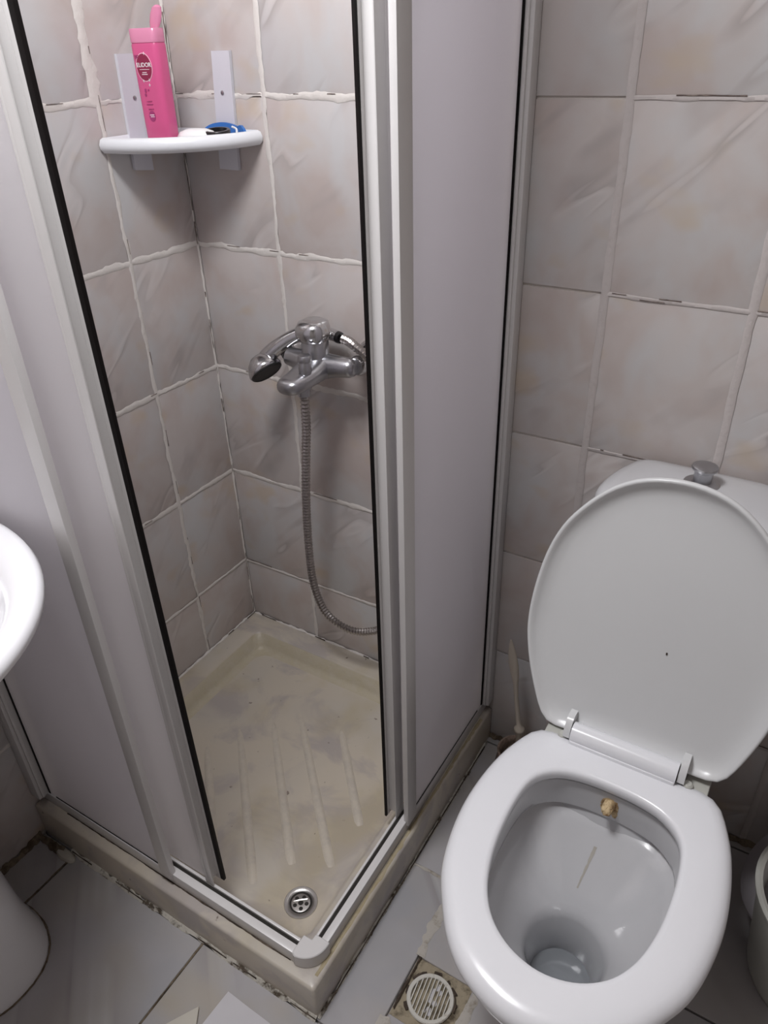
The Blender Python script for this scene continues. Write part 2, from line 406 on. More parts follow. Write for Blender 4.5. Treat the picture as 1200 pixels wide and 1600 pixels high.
# ------------------------------------------------------------------ shower tray
T = .1018; TF = .056
tray = empty('shower_tray', (.4, -.4, 0), 'low ivory acrylic square shower tray with raised ribs, stained and yellowed', 'shower tray')
def rr(x0, y0, x1, y1, r, z, n=6):
    p = []
    for cx, cy, a0 in ((x1 - r, y1 - r, 0), (x0 + r, y1 - r, 90), (x0 + r, y0 + r, 180), (x1 - r, y0 + r, 270)):
        for k in range(n + 1):
            a = math.radians(a0 + 90 * k / n); p.append((cx + r * math.cos(a), cy + r * math.sin(a), z))
    return p
E0 = .001
mb = MB().loft([rr(E0, -.8, .8, -E0, .006, 0), rr(E0, -.8, .8, -E0, .006, T - .006), rr(E0 + .002, -.798, .798, -E0 - .002, .006, T - .0015), rr(E0 + .006, -.794, .794, -E0 - .006, .006, T),
                rr(.060, -.738, .738, -.060, .02, T), rr(.066, -.732, .732, -.066, .025, T - .003), rr(.078, -.722, .722, -.078, .03, TF + .012),
                rr(.086, -.714, .714, -.086, .035, TF + .002), rr(.100, -.70, .70, -.100, .04, TF), rr(.25, -.55, .55, -.25, .05, TF - .001)], True, True)
NR = len(rr(0, 0, 1, 1, .1, 0))
for i in range(5 * NR, 8 * NR):
    c_ = [sum(mb.v[j][q] for j in mb.f[i]) / 4 for q in (0, 1)]
    if c_[0] < .12 or c_[1] > -.12: mb.mi[i] = 1
obj('tray_body', mb, ['tray', 'tray_slope'], tray, (.4, -.4, 0), 50)
ribs = [((.201, -.443), (.417, -.657)), ((.238, -.358), (.548, -.677)), ((.302, -.296), (.591, -.598)), ((.345, -.235), (.671, -.561)), ((.475, -.229), (.67, -.443))]
for (x0, y0), (x1, y1) in ribs:
    d = Vector((x1 - x0, y1 - y0, 0)); L = d.length; d.normalize(); s_ = Vector((-d.y, d.x, 0)); mb = MB(); rings = []
    for u, w, h in ((0, .002, .0), (.06, .006, .002), (.25, .0075, .004), (.85, .009, .0065), (.95, .0085, .0055), (1.0, .0075, .0)):
        c = Vector((x0, y0, TF - .001)) + d * L * u
        rings.append([c - s_ * w * 1.3, c - s_ * w * .75 + Vector((0, 0, h * .85)), c + Vector((0, 0, h + .0003)), c + s_ * w * .75 + Vector((0, 0, h * .85)), c + s_ * w * 1.3])
    mb.loft(rings, False, False, closed=False); obj('rib', mb, 'tray_rib', tray, sharp=70)
DC = (.660, -.656)
mb = MB().lathe((DC[0], DC[1], TF), [(.0355, -.001), (.0355, .0012), (.0345, .0024), (.030, .0024), (.0245, .0014), (.0238, .0006), (.0, .0006)], 48, cap0=False)
drain = obj('drain', mb, 'steel', tray, label='round chrome drain with a holed strainer', sharp=50)
mb = MB().lathe((DC[0], DC[1], TF), [(.0238, .0007), (.0238, .0009), (0, .0009)], 36); obj('drain_recess', mb, 'dark', drain, label='dark gap around the strainer')
mb = MB().lathe((DC[0] + .0005, DC[1] - .001, TF), [(.0198, .0008), (.0198, .0014), (.018, .0018), (0, .0018)], 32, mi=0)
for k in range(5):
    a = math.radians(20 + 72 * k); mb.lathe((DC[0] + .0005 + .0128 * math.cos(a), DC[1] - .001 + .0128 * math.sin(a), TF), [(.0043, .0016), (.0043, .0020), (0, .0020)], 14, mi=1)
mb.lathe((DC[0] + .0005, DC[1] - .001, TF), [(.0056, .0016), (.0056, .0021), (0, .0021)], 16, mi=1)
obj('strainer', mb, ['steel', 'dark'], drain, label='steel strainer plate with dark holes')
mb = MB().tube([(DC[0] - .013, DC[1] - .006, TF + .002), (DC[0] - .002, DC[1] + .003, TF + .0035), (DC[0] + .009, DC[1] + .012, TF + .003)], .0022, 8)
obj('strainer_clip', mb, 'steel', drain)
mb = MB()
seg(mb, (.10, -.803, .002), (.80, -.803, .002), (0, -.75, .66), .016, 1.1, .0, thick=.003)
seg(mb, (.803, -.80, .002), (.803, -.03, .002), (.75, 0, .66), .010, 1.1, .0, thick=.002)
o = obj('sealant', mb, 'caulk', tray, (0, 0, 0), label='crumbling pale caulk along the floor edge', fix=False); o['kind'] = 'stuff'
mb = MB()
seg(mb, (.0, -.003, T), (.78, -.003, T), (0, -.7, .7), .007, 1.2, .001); seg(mb, (.003, -.0, T), (.003, -.77, T), (.7, 0, .7), .006, 1.2, .001)
o = obj('sealant', mb, 'smear', tray, (0, 0, 0), label='rough white caulk along the wall', fix=False); o['kind'] = 'stuff'
mb = MB()
seg(mb, (.0, -.0045, T + .003), (.78, -.0045, T + .003), (0, -.9, .4), .0024, 1.3, .002, gaps=.16); seg(mb, (.0045, -.0, T + .003), (.0045, -.4, T + .003), (.9, 0, .4), .0022, 1.3, .002, gaps=.12)
seg(mb, (.10, -.8015, .006), (.80, -.8015, .006), (0, -1, 0), .004, 1.3, .003, gaps=.05)
seg(mb, (.8015, -.78, .005), (.8015, -.05, .005), (1, 0, 0), .005, 1.3, .003, gaps=.0)
seg(mb, (.09, -.7765, T), (.73, -.7765, T), (0, 0, 1), .0022, 1.3, .0, gaps=.0)
o = obj('grime', mb, 'mould', tray, (0, 0, 0), label='dark mould line', fix=False); o['kind'] = 'stuff'
mb = MB()
seg(mb, (.789, -.775, T), (.791, -.05, T), (0, 0, 1), .008, .6, -.0006)
o = obj('stain', mb, 'tan', tray, (0, 0, 0), label='yellow brown stain beside the rail', fix=False); o['kind'] = 'stuff'
mb = MB().bm(__import__('bmesh').new())
lump = MB().loft([ellipse(.098, -.818, .030 * s_, .012 * s_, h, 16) for s_, h in ((1, -.001), (1, .004), (.8, .009), (.4, .011))])
obj('caulk_lump', lump, 'cream_paper', tray, label='pale lump of caulk')

# ------------------------------------------------------------------ shower enclosure: fixed frame
HT = 2.15; RB = T + .0005; RT = .135
enc = empty('shower_enclosure', (.4, -.4, T), 'white framed corner shower enclosure with fixed frosted side panels standing on the ivory tray', 'shower enclosure')
def P(name, boxes, mat='alu', parent=None, label=None, bev=.0018):
    mb = MB()
    for a, b in boxes: mb.box(tuple(min(a[i], b[i]) for i in range(3)), tuple(max(a[i], b[i]) for i in range(3)), bev, 2)
    return obj(name, mb, mat, parent or enc, label=label)
for zb, zt in ((RB, RT), (HT - .035, HT)):
    P('rail', [((.003, -.776, zb), (.742, -.7595, zt)), ((.003, -.752, zb), (.736, -.746, zt)), ((.003, -.7605, zb), (.736, -.7505, zb + .010))])
    P('rail', [((.7845, -.003, zb), (.769, -.728, zt)), ((.7615, -.003, zb), (.756, -.731, zt)), ((.7695, -.003, zb), (.7605, -.731, zb + .010))])
    P('track_slot', [((.07, -.7592, zb + .011), (.735, -.7523, zt - .0045))], 'dark', label='dark slot in the rail', bev=0)
    P('track_slot', [((.7687, -.07, zb + .011), (.7618, -.730, zt - .0045))], 'dark', label='dark slot in the rail', bev=0)
    mb = MB(); poly = [(.7365, -.7775), (.742, -.7780)] + [(.7400 + .0480 * math.cos(math.radians(a)), -.7320 + .0480 * math.sin(math.radians(a))) for a in range(-88, 1, 8)] + [(.788, -.7255), (.7555, -.7255), (.7555, -.738), (.7365, -.738)]
    mb.prism(poly, zb - .0003 if zb < 1 else zb, zt + .002, bev=.0015)
    obj('corner_cap', mb, 'alu', enc, label='rounded pale corner cap joining the rails')
P('wall_profile', [((.769, -.030, RT - .002), (.8, -.0012, HT)), ((.763, -.0295, RT - .002), (.770, -.0012, HT)), ((.786, -.0345, RT), (.7925, -.029, HT))])
P('wall_profile', [((.0012, -.797, RT - .002), (.032, -.768, HT)), ((.0012, -.769, RT - .002), (.031, -.760, HT)), ((.0315, -.790, RT), (.036, -.7835, HT))])
P('gasket', [((.7755, -.030, RT), (.7835, -.0375, HT))], 'gasket', bev=0)
P('gasket', [((.034, -.7655, RT), (.0405, -.7735, HT))], 'gasket', bev=0)
P('frosted_panel', [((.7765, -.032, RT - .012), (.7815, -.405, HT - .02))], 'frost', bev=.0006)
P('frosted_panel', [((.034, -.7675, RT - .012), (.400, -.7725, HT - .02))], 'frost', bev=.0006)
P('end_profile', [((.7790, -.391, RT - .012), (.7905, -.428, HT - .03))])
P('end_profile', [((.397, -.7680, RT - .012), (.429, -.7815, HT - .03))])
P('gasket', [((.06, -.7728, RT - .001), (.388, -.7738, RT + .003))], 'gasket', bev=0)
P('gasket', [((.7822, -.06, RT - .001), (.7832, -.388, RT + .003))], 'gasket', bev=0)
# sliding doors, pushed open behind the fixed panels
DB = .1375
ld = empty('sliding_panel', (.3, -.744, DB), 'white sliding shower panel with black edge seal, pushed open on the side near the basin', 'shower door')
P('frosted_panel', [((.09, -.7430, DB + .004), (.500, -.7470, HT - .04))], 'frost', ld, bev=.0006)
P('edge_profile', [((.499, -.7525, DB), (.505, -.7305, HT - .04)), ((.504, -.7525, DB), (.520, -.7490, HT - .04)), ((.504, -.7340, DB), (.523, -.7305, HT - .04)), ((.513, -.7500, DB + .012), (.5155, -.7330, HT - .04))], 'alu', ld)
P('edge_seal', [((.5225, -.7335, DB + .001), (.5320, -.7270, HT - .04))], 'gasket', ld, label='black magnetic seal strip', bev=.001)
rd = empty('sliding_panel', (.754, -.3, DB), 'white sliding shower panel with black edge seal, pushed open on the side near the toilet', 'shower door')
P('frosted_panel', [((.752, -.06, DB + .004), (.757, -.410, HT - .04))], 'frost', rd, bev=.0006)
P('edge_profile', [((.7625, -.400, DB), (.739, -.406, HT - .04)), ((.7625, -.405, DB), (.759, -.4315, HT - .04)), ((.7425, -.405, DB), (.739, -.4345, HT - .04)), ((.760, -.4235, DB + .012), (.742, -.4270, HT - .04))], 'alu', rd)
P('edge_seal', [((.7420, -.4340, DB + .001), (.7370, -.4395, HT - .04))], 'gasket', rd, label='black magnetic seal strip', bev=.001)

# ------------------------------------------------------------------ toilet
TX = 1.183
toi = empty('toilet', (TX, -.45, 0), 'white close coupled toilet with its lid up, between the shower and the waste bin', 'toilet')
f48 = lambda pts: [(dx * .9647, -1.3045 + .9647 * (y + 1.3045)) for dx, y in pts]
OUT = f48([(0, -.284), (.13, -.286), (.160, -.292), (.176, -.306), (.190, -.335), (.207, -.385), (.218, -.45), (.221, -.52), (.214, -.585), (.199, -.645), (.176, -.69), (.14, -.742), (.1, -.777), (.05, -.799), (0, -.806)])
INN = f48([(0, -.365), (.045, -.367), (.087, -.377), (.118, -.4), (.133, -.43), (.139, -.48), (.138, -.54), (.131, -.595), (.116, -.645), (.09, -.686), (.05, -.714), (0, -.725)])
def closed_outline(half, n=10):
    pts = [Vector((x, y, 0)) for x, y in half] + [Vector((-x, y, 0)) for x, y in reversed(half[1:-1])]
    return spline(pts, n, True)
NSEG = 96
def radial(outline, c):
    """outline sampled at equal angles about c (both ring outlines share their angles)"""
    res = []
    for k in range(NSEG):
        a = 2 * math.pi * k / NSEG; d = Vector((math.sin(a), math.cos(a), 0)); best = 0
        for p, q_ in zip(outline, outline[1:] + outline[:1]):
            p2, q2 = p - c, q_ - c; e = q2 - p2; den = d.x * e.y - d.y * e.x
            if abs(den) < 1e-12: continue
            t_ = (p2.x * e.y - p2.y * e.x) / den; u = (p2.x * d.y - p2.y * d.x) / den
            if -1e-6 <= u <= 1 + 1e-6 and t_ > best: best = t_
        res.append(best)
    return res
SCN = Vector((0, -.60, 0)); RO = radial(closed_outline(OUT), SCN); RI = radial(closed_outline(INN), SCN)
def ring(rads, z, add=0.0, mul=1.0, dy=0.0, zfun=None):
    return [(TX + math.sin(2 * math.pi * k / NSEG) * (r * mul + add), SCN.y + dy + math.cos(2 * math.pi * k / NSEG) * (r * mul + add), z) for k, r in enumerate(rads)]
SZ = .480
mb = MB().loft([ring(RI, SZ - .026, .006), ring(RI, SZ - .020, .0), ring(RI, SZ - .006, .0005), ring(RI, SZ - .0012, .0035), ring(RI, SZ, .010),
                ring(RO, SZ, -.030), ring(RO, SZ - .0015, -.018), ring(RO, SZ - .006, -.008), ring(RO, SZ - .014, -.002), ring(RO, SZ - .022, 0), ring(RO, SZ - .028, -.001), ring(RO, SZ - .030, -.006), ring(RI, SZ - .030, .010), ring(RI, SZ - .026, .006)], False, False)
seat = obj('seat', mb, 'seat', toi, (TX, -.55, SZ - .03), 60)
HY, HZ = -.325, .490
mb = MB().tube([(TX - .098, HY, HZ), (TX + .090, HY, HZ)], .0195, 24)
mb.box((TX - .098, HY - .022, SZ - .024), (TX + .090, HY + .012, HZ - .004), .004, 2)
obj('hinge_bar', mb, 'seat', seat, label='rounded white hinge bar')
# lid: built flat in (x, s, d), then stood up against the tank
LID = [(0, -.014), (.10, -.014), (.135, -.014), (.155, -.008), (.172, .016), (.196, .08), (.210, .134), (.2165, .185), (.213, .251), (.200, .323), (.178, .38), (.146, .425), (.112, .459), (.077, .481), (.040, .493), (0, .497)]
LC = Vector((0, .22, 0)); RL = radial(closed_outline(LID), LC)
dvv = Vector((0, .115, .46)).normalized(); nn = Vector((1, 0, 0)).cross(dvv)    # nn faces the room (towards -y)
rot = Matrix.Rotation(.036, 4, 'Z')
def lring(d, add=0.0, mul=1.0):
    out = []
    for k, r in enumerate(RL):
        p = rot @ Vector((math.sin(2 * math.pi * k / NSEG) * (r * mul + add), LC.y + math.cos(2 * math.pi * k / NSEG) * (r * mul + add), 0))
        out.append(Vector((TX + p.x, -.305, .495)) + dvv * p.y + nn * d)
    return out
mb = MB().loft([lring(-.020, 0, .02), lring(-.019, 0, .6), lring(-.016, 0, .85), lring(-.009, -.006), lring(-.002, -.001), lring(.004, 0), lring(.009, -.0015), lring(.0105, -.004), lring(.009, -.0075),
                lring(.003, -.012), lring(-.003, -.021), lring(-.0065, -.034), lring(-.008, -.052), lring(-.0085, 0, .6), lring(-.0085, 0, .02)])
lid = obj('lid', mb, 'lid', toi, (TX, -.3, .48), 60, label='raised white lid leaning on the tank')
for sx in (-.106, .098):
    mb = MB()
    c = Vector((TX + sx, -.312, .492))
    rings = []
    for dx in (-.006, .006):
        rings.append([(c.x + dx, c.y + y_, c.z + z_) for y_, z_ in ((-.027, -.008), (-.024, .008), (-.012, .023), (-.002, .027), (.016, .024), (.016, -.012), (-.01, -.016))])
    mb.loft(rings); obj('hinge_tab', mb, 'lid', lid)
for sx in (-.128, .124):
    mb = MB().box((TX + sx - .020, -.345, .452), (TX + sx + .020, -.290, .474), .003, 2)
    mb.lathe((TX + sx + (.014 if sx < 0 else -.014), -.330, .470), [(.009, 0), (.009, .010), (.006, .013), (0, .013)], 16)
    obj('hinge_post', mb, 'binp', toi, label='grey hinge block')
mb = MB(); p_ = Vector((1.205, -.305, .495)) + dvv * .19 + nn * -.0080
mb.box(tuple(p_ - Vector((.0012, .0012, .002))), tuple(p_ + Vector((.0012, .0012, .002))))
obj('speck', mb, 'mould', lid, label='small dark speck')
# bowl
def oring(z, mul, dy, add=-.012): return ring(RO, z, add, mul, dy)
LG = [(.0, 0)]
throat = lambda r, z, yc=-.585: [(TX + .003 + r * math.sin(2 * math.pi * k / NSEG), yc + r * math.cos(2 * math.pi * k / NSEG), z) for k in range(NSEG)]
def blend(a, b, u): return [tuple(a[i][j] * (1 - u) + b[i][j] * u for j in range(3)) for i in range(NSEG)]
r1 = ring(RI, .385, .006); th = throat(.068, .25); r2 = ring(RI, .368, .004)
def bring(u, z, bulge=1.0):
    b_ = blend(r2, th, u); return [(x, y, z) for x, y, _ in b_]
rings = [oring(0, .56, .05), oring(.02, .56, .05), oring(.05, .53, .05), oring(.15, .55, .055), oring(.25, .68, .04), oring(.33, .86, .02), oring(.39, .97, .004), oring(.42, 1.0, 0), oring(.441, 1.0, 0), oring(.448, 1.0, 0, -.018),
         ring(RI, .448, .016), ring(RI, .446, .009), ring(RI, .435, .006), ring(RI, .395, .006), ring(RI, .386, .0065), ring(RI, .3835, .010), ring(RI, .380, .015), ring(RI, .374, .016), ring(RI, .370, .012),
         bring(.0, .368), bring(.12, .352), bring(.3, .332), bring(.5, .312), bring(.72, .290), bring(.9, .270), bring(1, .256), throat(.066, .244), throat(.060, .22), throat(.055, .18, -.58), throat(.053, .13, -.575)]
mb = MB().loft(rings, True, True)
mb.loft([rr(TX - .13, -.36, TX + .13, -.20, .03, z, 4) if z > .3 else rr(TX - .105, -.42, TX + .105, -.03, .03, z, 4) for z in (0, .29)] + [rr(TX - .125, -.40, TX + .125, -.02, .03, .36, 4), rr(TX - .145, -.36, TX + .145, -.015, .03, .43, 4), rr(TX - .145, -.36, TX + .145, -.015, .03, .452, 4)])
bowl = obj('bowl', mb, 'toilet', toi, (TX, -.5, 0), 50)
mb = MB().loft([throat(.0535, .168), throat(.001, .168)], False, True); obj('water', mb, 'water', bowl, label='standing water')
# bidet nozzle with limescale
NZ = (1.183, -.404, .424); nz = MB()
nz.tube([(NZ[0], NZ[1] + .014, NZ[2] + .004), (NZ[0], NZ[1] + .004, NZ[2] + .002), (NZ[0], NZ[1] - .005, NZ[2] - .002), (NZ[0] + .001, NZ[1] - .009, NZ[2] - .006)], [.009, .0105, .009, .0055], 12)
rnd = random.Random(3)
for k in range(14):
    a = rnd.uniform(0, 6.28); r = rnd.uniform(.004, .010)
    bm = bmesh.new(); bmesh.ops.create_icosphere(bm, subdivisions=1, radius=rnd.uniform(.003, .0055))
    for v in bm.verts: v.co += Vector((NZ[0] + r * math.cos(a), NZ[1] - rnd.uniform(-.006, .006), NZ[2] + r * math.sin(a) * .9))
    nz.bm(bm)
obj('bidet_nozzle', nz, 'scale', toi, label='brown crusted water nozzle', sharp=60)
from mathutils.bvhtree import BVHTree
bw = bowl.data; tree = BVHTree.FromPolygons([tuple((v.co + bowl.location + toi.location) / K) for v in bw.vertices], [tuple(p.vertices) for p in bw.polygons])
def decal(mb, rays, wid, off=.0005):
    """an irregular stain strip laid on the bowl: one ray per step gives the surface point"""
    prev = None
    for i, (o_, d_, f) in enumerate(rays):
        h = tree.ray_cast(Vector(o_), Vector(d_).normalized())
        if h[0] is None: prev = None; continue
        n_ = h[1] if h[1].dot(Vector(d_)) < 0 else -h[1]
        w1 = wid * f * (.8 + .5 * noise.noise(Vector((i * .7, 1, 2)))); w2 = wid * f * (.8 + .5 * noise.noise(Vector((i * .7, 5, 2))))
        p = h[0] + n_ * off; cur = (p + Vector((-w1, 0, 0)), p + Vector((w2, 0, 0)))
        if prev: mb.add(list(prev) + list(cur), [(0, 2, 3, 1)])
        prev = cur
st = MB()
for dx, z0, z1, w in ((.010, .012, -.030, .007), (-.010, .010, -.018, .005), (.0, .014, .004, .012)):
    decal(st, [((NZ[0] + dx + .15 * dx * k / 8, -.52, NZ[2] + z0 + (z1 - z0) * k / 8), (0, 1, 0), .55 + .5 * math.sin(math.pi * k / 8)) for k in range(9)], w)
o = obj('stain', st, 'scale', toi, label='brown stain around the nozzle', fix=False); o['kind'] = 'stuff'
st = MB()
decal(st, [((NZ[0] - .004 - .0007 * k, -.424 - .0050 * k, .44), (0, 0, -1), 1.0 - .6 * k / 12) for k in range(13)], .0038)
o = obj('streak', st, 'streak', toi, label='faint brown rust streak', fix=False)
# tank
TK = closed_outline([(0, -.004), (.07, -.004), (.108, -.006), (.130, -.018), (.145, -.050), (.157, -.090), (.163, -.130), (.161, -.158), (.147, -.176), (.10, -.186), (.05, -.188), (0, -.188)], 5)
def trng(mul, z, my=None): return [(TX + p.x * mul, -.095 + (p.y + .095) * (my or mul), z) for p in TK]
mb = MB().loft([trng(.90, .449), trng(.92, .48), trng(.95, .70), trng(.97, .872), trng(.95, .876)], True, True)
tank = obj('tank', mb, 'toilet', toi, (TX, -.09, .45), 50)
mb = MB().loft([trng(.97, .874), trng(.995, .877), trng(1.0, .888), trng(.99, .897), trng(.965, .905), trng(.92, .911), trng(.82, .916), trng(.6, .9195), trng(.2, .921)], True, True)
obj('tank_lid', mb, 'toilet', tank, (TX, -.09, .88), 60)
BX, BY, BZ = 1.181, -.078, .9195
mb = MB().lathe((BX, BY, BZ), [(.030, -.002), (.030, .002), (.026, .004), (.0175, .0045), (.0165, .006)], 36)
fb = obj('flush_button', mb, 'dullchrome', toi, label='chrome flush ring on the tank top')
mb = MB().lathe((BX, BY, BZ), [(.0155, .002), (.0155, .022), (.0165, .026), (.0215, .029), (.0225, .032), (.021, .0345), (.016, .036), (0, .0365)], 36)
obj('button_knob', mb, 'dullchrome', fb, label='round chrome push knob')

# ------------------------------------------------------------------ toilet brush
tb = empty('toilet_brush', (.905, -.085, 0), 'cream toilet brush standing in its dirty holder, between the shower enclosure and the toilet', 'toilet brush')
mb = MB(); hb = [((.864, -.080, .425), .002, .002), ((.866, -.080, .410), .006, .003), ((.870, -.080, .385), .0105, .0045), ((.875, -.080, .355), .0125, .005), ((.880, -.080, .325), .0105, .005), ((.884, -.080, .300), .0065, .005),
                 ((.888, -.080, .26), .0055, .0052), ((.899, -.081, .185), .0058, .0058), ((.903, -.082, .166), .006, .006), ((.904, -.082, .162), .0125, .0125), ((.9045, -.082, .154), .0125, .0125), ((.905, -.083, .150), .007, .007), ((.906, -.084, .09), .007, .007)]
mb.loft([[(p[0] + a * math.cos(2 * math.pi * k / 14), p[1] + b * math.sin(2 * math.pi * k / 14), p[2]) for k in range(14)] for p, a, b in hb])
obj('handle', mb, 'cream', tb, sharp=60)
mb = MB().lathe((.905, -.085, 0), [(.052, 0), (.055, .01), (.047, .075), (.049, .085), (.044, .087), (.040, .078), (.040, .012), (0, .012)], 32)
obj('holder', mb, 'holder', tb)
mb = MB().lathe((.906, -.085, .015), [(.010, 0), (.030, .004), (.033, .03), (.028, .06), (.008, .075)], 20); obj('brush_head', mb, 'cream', tb)

# ------------------------------------------------------------------ waste bin
wb = empty('waste_bin', (1.60, -.25, 0), 'round pale grey plastic waste bin on the floor beside the toilet, its lid hanging open', 'bin')
mb = MB().lathe((1.60, -.25, 0), [(.112, 0), (.120, .004), (.124, .02), (.150, .235), (.157, .238), (.158, .246), (.152, .250), (.145, .247), (.143, .235), (.118, .02), (0, .018)], 56)
obj('bin_body', mb, 'binp', wb, sharp=50)
mb = MB().lathe((0, 0, 0), [(.004, .016), (.06, .015), (.11, .010), (.130, .002), (.133, -.004), (.131, -.008), (.128, -.004), (.10, .004), (.0, .008)], 48)
ax = Vector((-.62, -.15, .77)).normalized()
mb.xform(Matrix.Translation(Vector((1.535, -.185, .195))) @ ax.to_track_quat('Z', 'Y').to_matrix().to_4x4())
obj('bin_lid', mb, 'binlid', wb, label='grey round lid hanging open')

# ------------------------------------------------------------------ wash basin
bs = empty('wash_basin', (.14, -1.05, 0), 'white pedestal wash basin by the side wall beside the shower enclosure', 'wash basin')
def eb(mx_, my_, z, xb=.004, n=40):
    pts = [(xb, -1.07 - .262 * my_, z), (.05, -1.07 - .27 * my_, z), (.13, -1.07 - .283 * my_, z)]
    for k in range(n + 1):
        a = math.radians(-90 + 180 * k / n); pts.append((.25 * min(1, mx_ + .25) + .325 * mx_ * math.cos(a), -1.07 + .283 * my_ * math.sin(a), z))
    return pts + [(.13, -1.07 + .283 * my_, z), (.05, -1.07 + .27 * my_, z), (xb, -1.07 + .262 * my_, z)]
mb = MB().loft([eb(.22, .22, .70), eb(.28, .28, .74), eb(.42, .42, .82), eb(.66, .66, .87), eb(.86, .86, .905), eb(.965, .965, .932), eb(1, 1, .945), eb(1, 1, .955), eb(.985, .985, .963), eb(.955, .955, .966), eb(.90, .86, .962, .09), eb(.85, .79, .945, .11), eb(.72, .66, .885, .14), eb(.5, .42, .84, .17), eb(.25, .16, .825, .20), eb(.1, .05, .822, .22)])
obj('basin', mb, 'ceramic', bs, (.13, -1.03, .70), 60)
mb = MB().loft([ellipse(.130, -1.06, a, b, z, 48, 2.3) for a, b, z in ((.142, .118, 0), (.142, .118, .012), (.136, .112, .03), (.120, .100, .12), (.098, .085, .35), (.092, .082, .55), (.10, .09, .72))])
obj('pedestal', mb, 'ceramic', bs, sharp=60)
rg = MB(); pts = ellipse(.130, -1.06, .144, .120, .0, 40, 2.3)
for p, q_ in zip(pts, pts[1:] + pts[:1]):
    if p[0] > .08: seg(rg, p, q_, (0, 0, 1), .004, .5, .0005)
o = obj('sealant', rg, 'grime', bs, (.13, -1.06, 0), label='brown dirt line at its foot', fix=False); o['kind'] = 'stuff'

# ------------------------------------------------------------------ corner shelf
SZ0 = 1.409
sh = empty('corner_shelf', (.08, -.08, SZ0), 'white plastic quarter round corner shelf screwed to the shower walls', 'shelf')
def qarc(r, z, n=28, inset=.0):
    pts = [(inset, -inset, z)]
    for k in range(n + 1):
        a = math.radians(-90 + 90 * k / n); x, y = r * math.cos(a), r * math.sin(a)
        pts.append((max(inset, x), min(-inset, y), z))
    return pts
RS = .226
mb = MB().loft([qarc(RS - .022, SZ0 - .001, inset=.003), qarc(RS - .008, SZ0 + .001, inset=.003), qarc(RS - .001, SZ0 + .008, inset=.003), qarc(RS, SZ0 + .016, inset=.003), qarc(RS - .004, SZ0 + .025, inset=.003), qarc(RS - .010, SZ0 + .028, inset=.004), qarc(RS - .016, SZ0 + .026, inset=.005), qarc(RS - .022, SZ0 + .014, inset=.006), qarc(RS - .03, SZ0 + .011, inset=.008), qarc(.05, SZ0 + .011, inset=.012)])
obj('shelf', mb, 'plastic', sh, (.08, -.08, SZ0), 60)
def strip(a, b, c, d, axis):
    mb = MB()
    if axis == 'x': rings = [[(0.0012, y, z) for y, z in (a, b, c, d)], [(.0085, y, z) for y, z in (a, b, c, d)]]
    else: rings = [[(x, -.0012, z) for x, z in (a, b, c, d)], [(x, -.0085, z) for x, z in (a, b, c, d)]]
    return mb.loft(rings)
s1 = obj('strip', strip((-.152, 1.372), (-.103, 1.366), (-.102, 1.574), (-.146, 1.574), 'x'), 'strip', sh)
s2 = obj('strip', strip((.105, 1.361), (.157, 1.360), (.168, 1.574), (.122, 1.574), 'y'), 'strip', sh)
for p, s_, axis in (((.0088, -.121, 1.499), s1, 'X'), ((.139, -.0088, 1.502), s2, 'Y')):
    sg = 1 if axis == 'X' else -1
    mb = MB().lathe(p, [(.0042, 0), (.0042, .0008 * sg), (.0028, .0016 * sg), (0, .0018 * sg)], 16, axis=axis)
    obj('screw', mb, 'dullchrome', s_)
# shampoo bottle
BXc, BYc, BZ0 = .078, -.128, SZ0 + .0112
sb = empty('shampoo_bottle', (BXc, BYc, BZ0), 'pink shampoo bottle with open flip cap standing on the white corner shelf', 'bottle')
rotb = Matrix.Translation((BXc, BYc, 0)) @ Matrix.Rotation(math.radians(8), 4, 'Z')
def brg(a, b, z, p=4.0): return [tuple(rotb @ Vector(q_)) for q_ in ellipse(0, 0, a, b, z, 40, p)]
HB = .170
mb = MB().loft([brg(.026, .017, BZ0), brg(.029, .0195, BZ0 + .003), brg(.0295, .020, BZ0 + .05), brg(.0300, .020, BZ0 + .11), brg(.0305, .0195, BZ0 + HB - .004), brg(.029, .0185, BZ0 + HB)])
body = obj('bottle_body', mb, 'pink', sb, sharp=50)
mb = MB().loft([brg(.0300, .0195, BZ0 + HB), brg(.0305, .0195, BZ0 + HB + .002), brg(.031, .019, BZ0 + HB + .021), brg(.030, .018, BZ0 + HB + .0225)])
obj('cap', mb, 'clearpink', sb, label='translucent pink cap')
mb = MB()
for i, (dx, dz, w) in enumerate([(0, 0, 0)]):
    rings = []
    for u, w_, th_ in ((0, .010, .004), (.25, .0125, .005), (.6, .0125, .006), (.9, .0095, .006), (1, .004, .003)):
        c = Vector((.021 + .012 * u, .0, BZ0 + HB + .023 + .034 * u))
        rings.append([tuple(rotb @ (c + Vector((w_ * math.cos(t_), th_ * math.sin(t_), 0)))) for t_ in [2 * math.pi * k / 16 for k in range(16)]])
    mb.loft(rings)
obj('flip_lid', mb, 'clearpink', sb, label='translucent flip lid standing open')
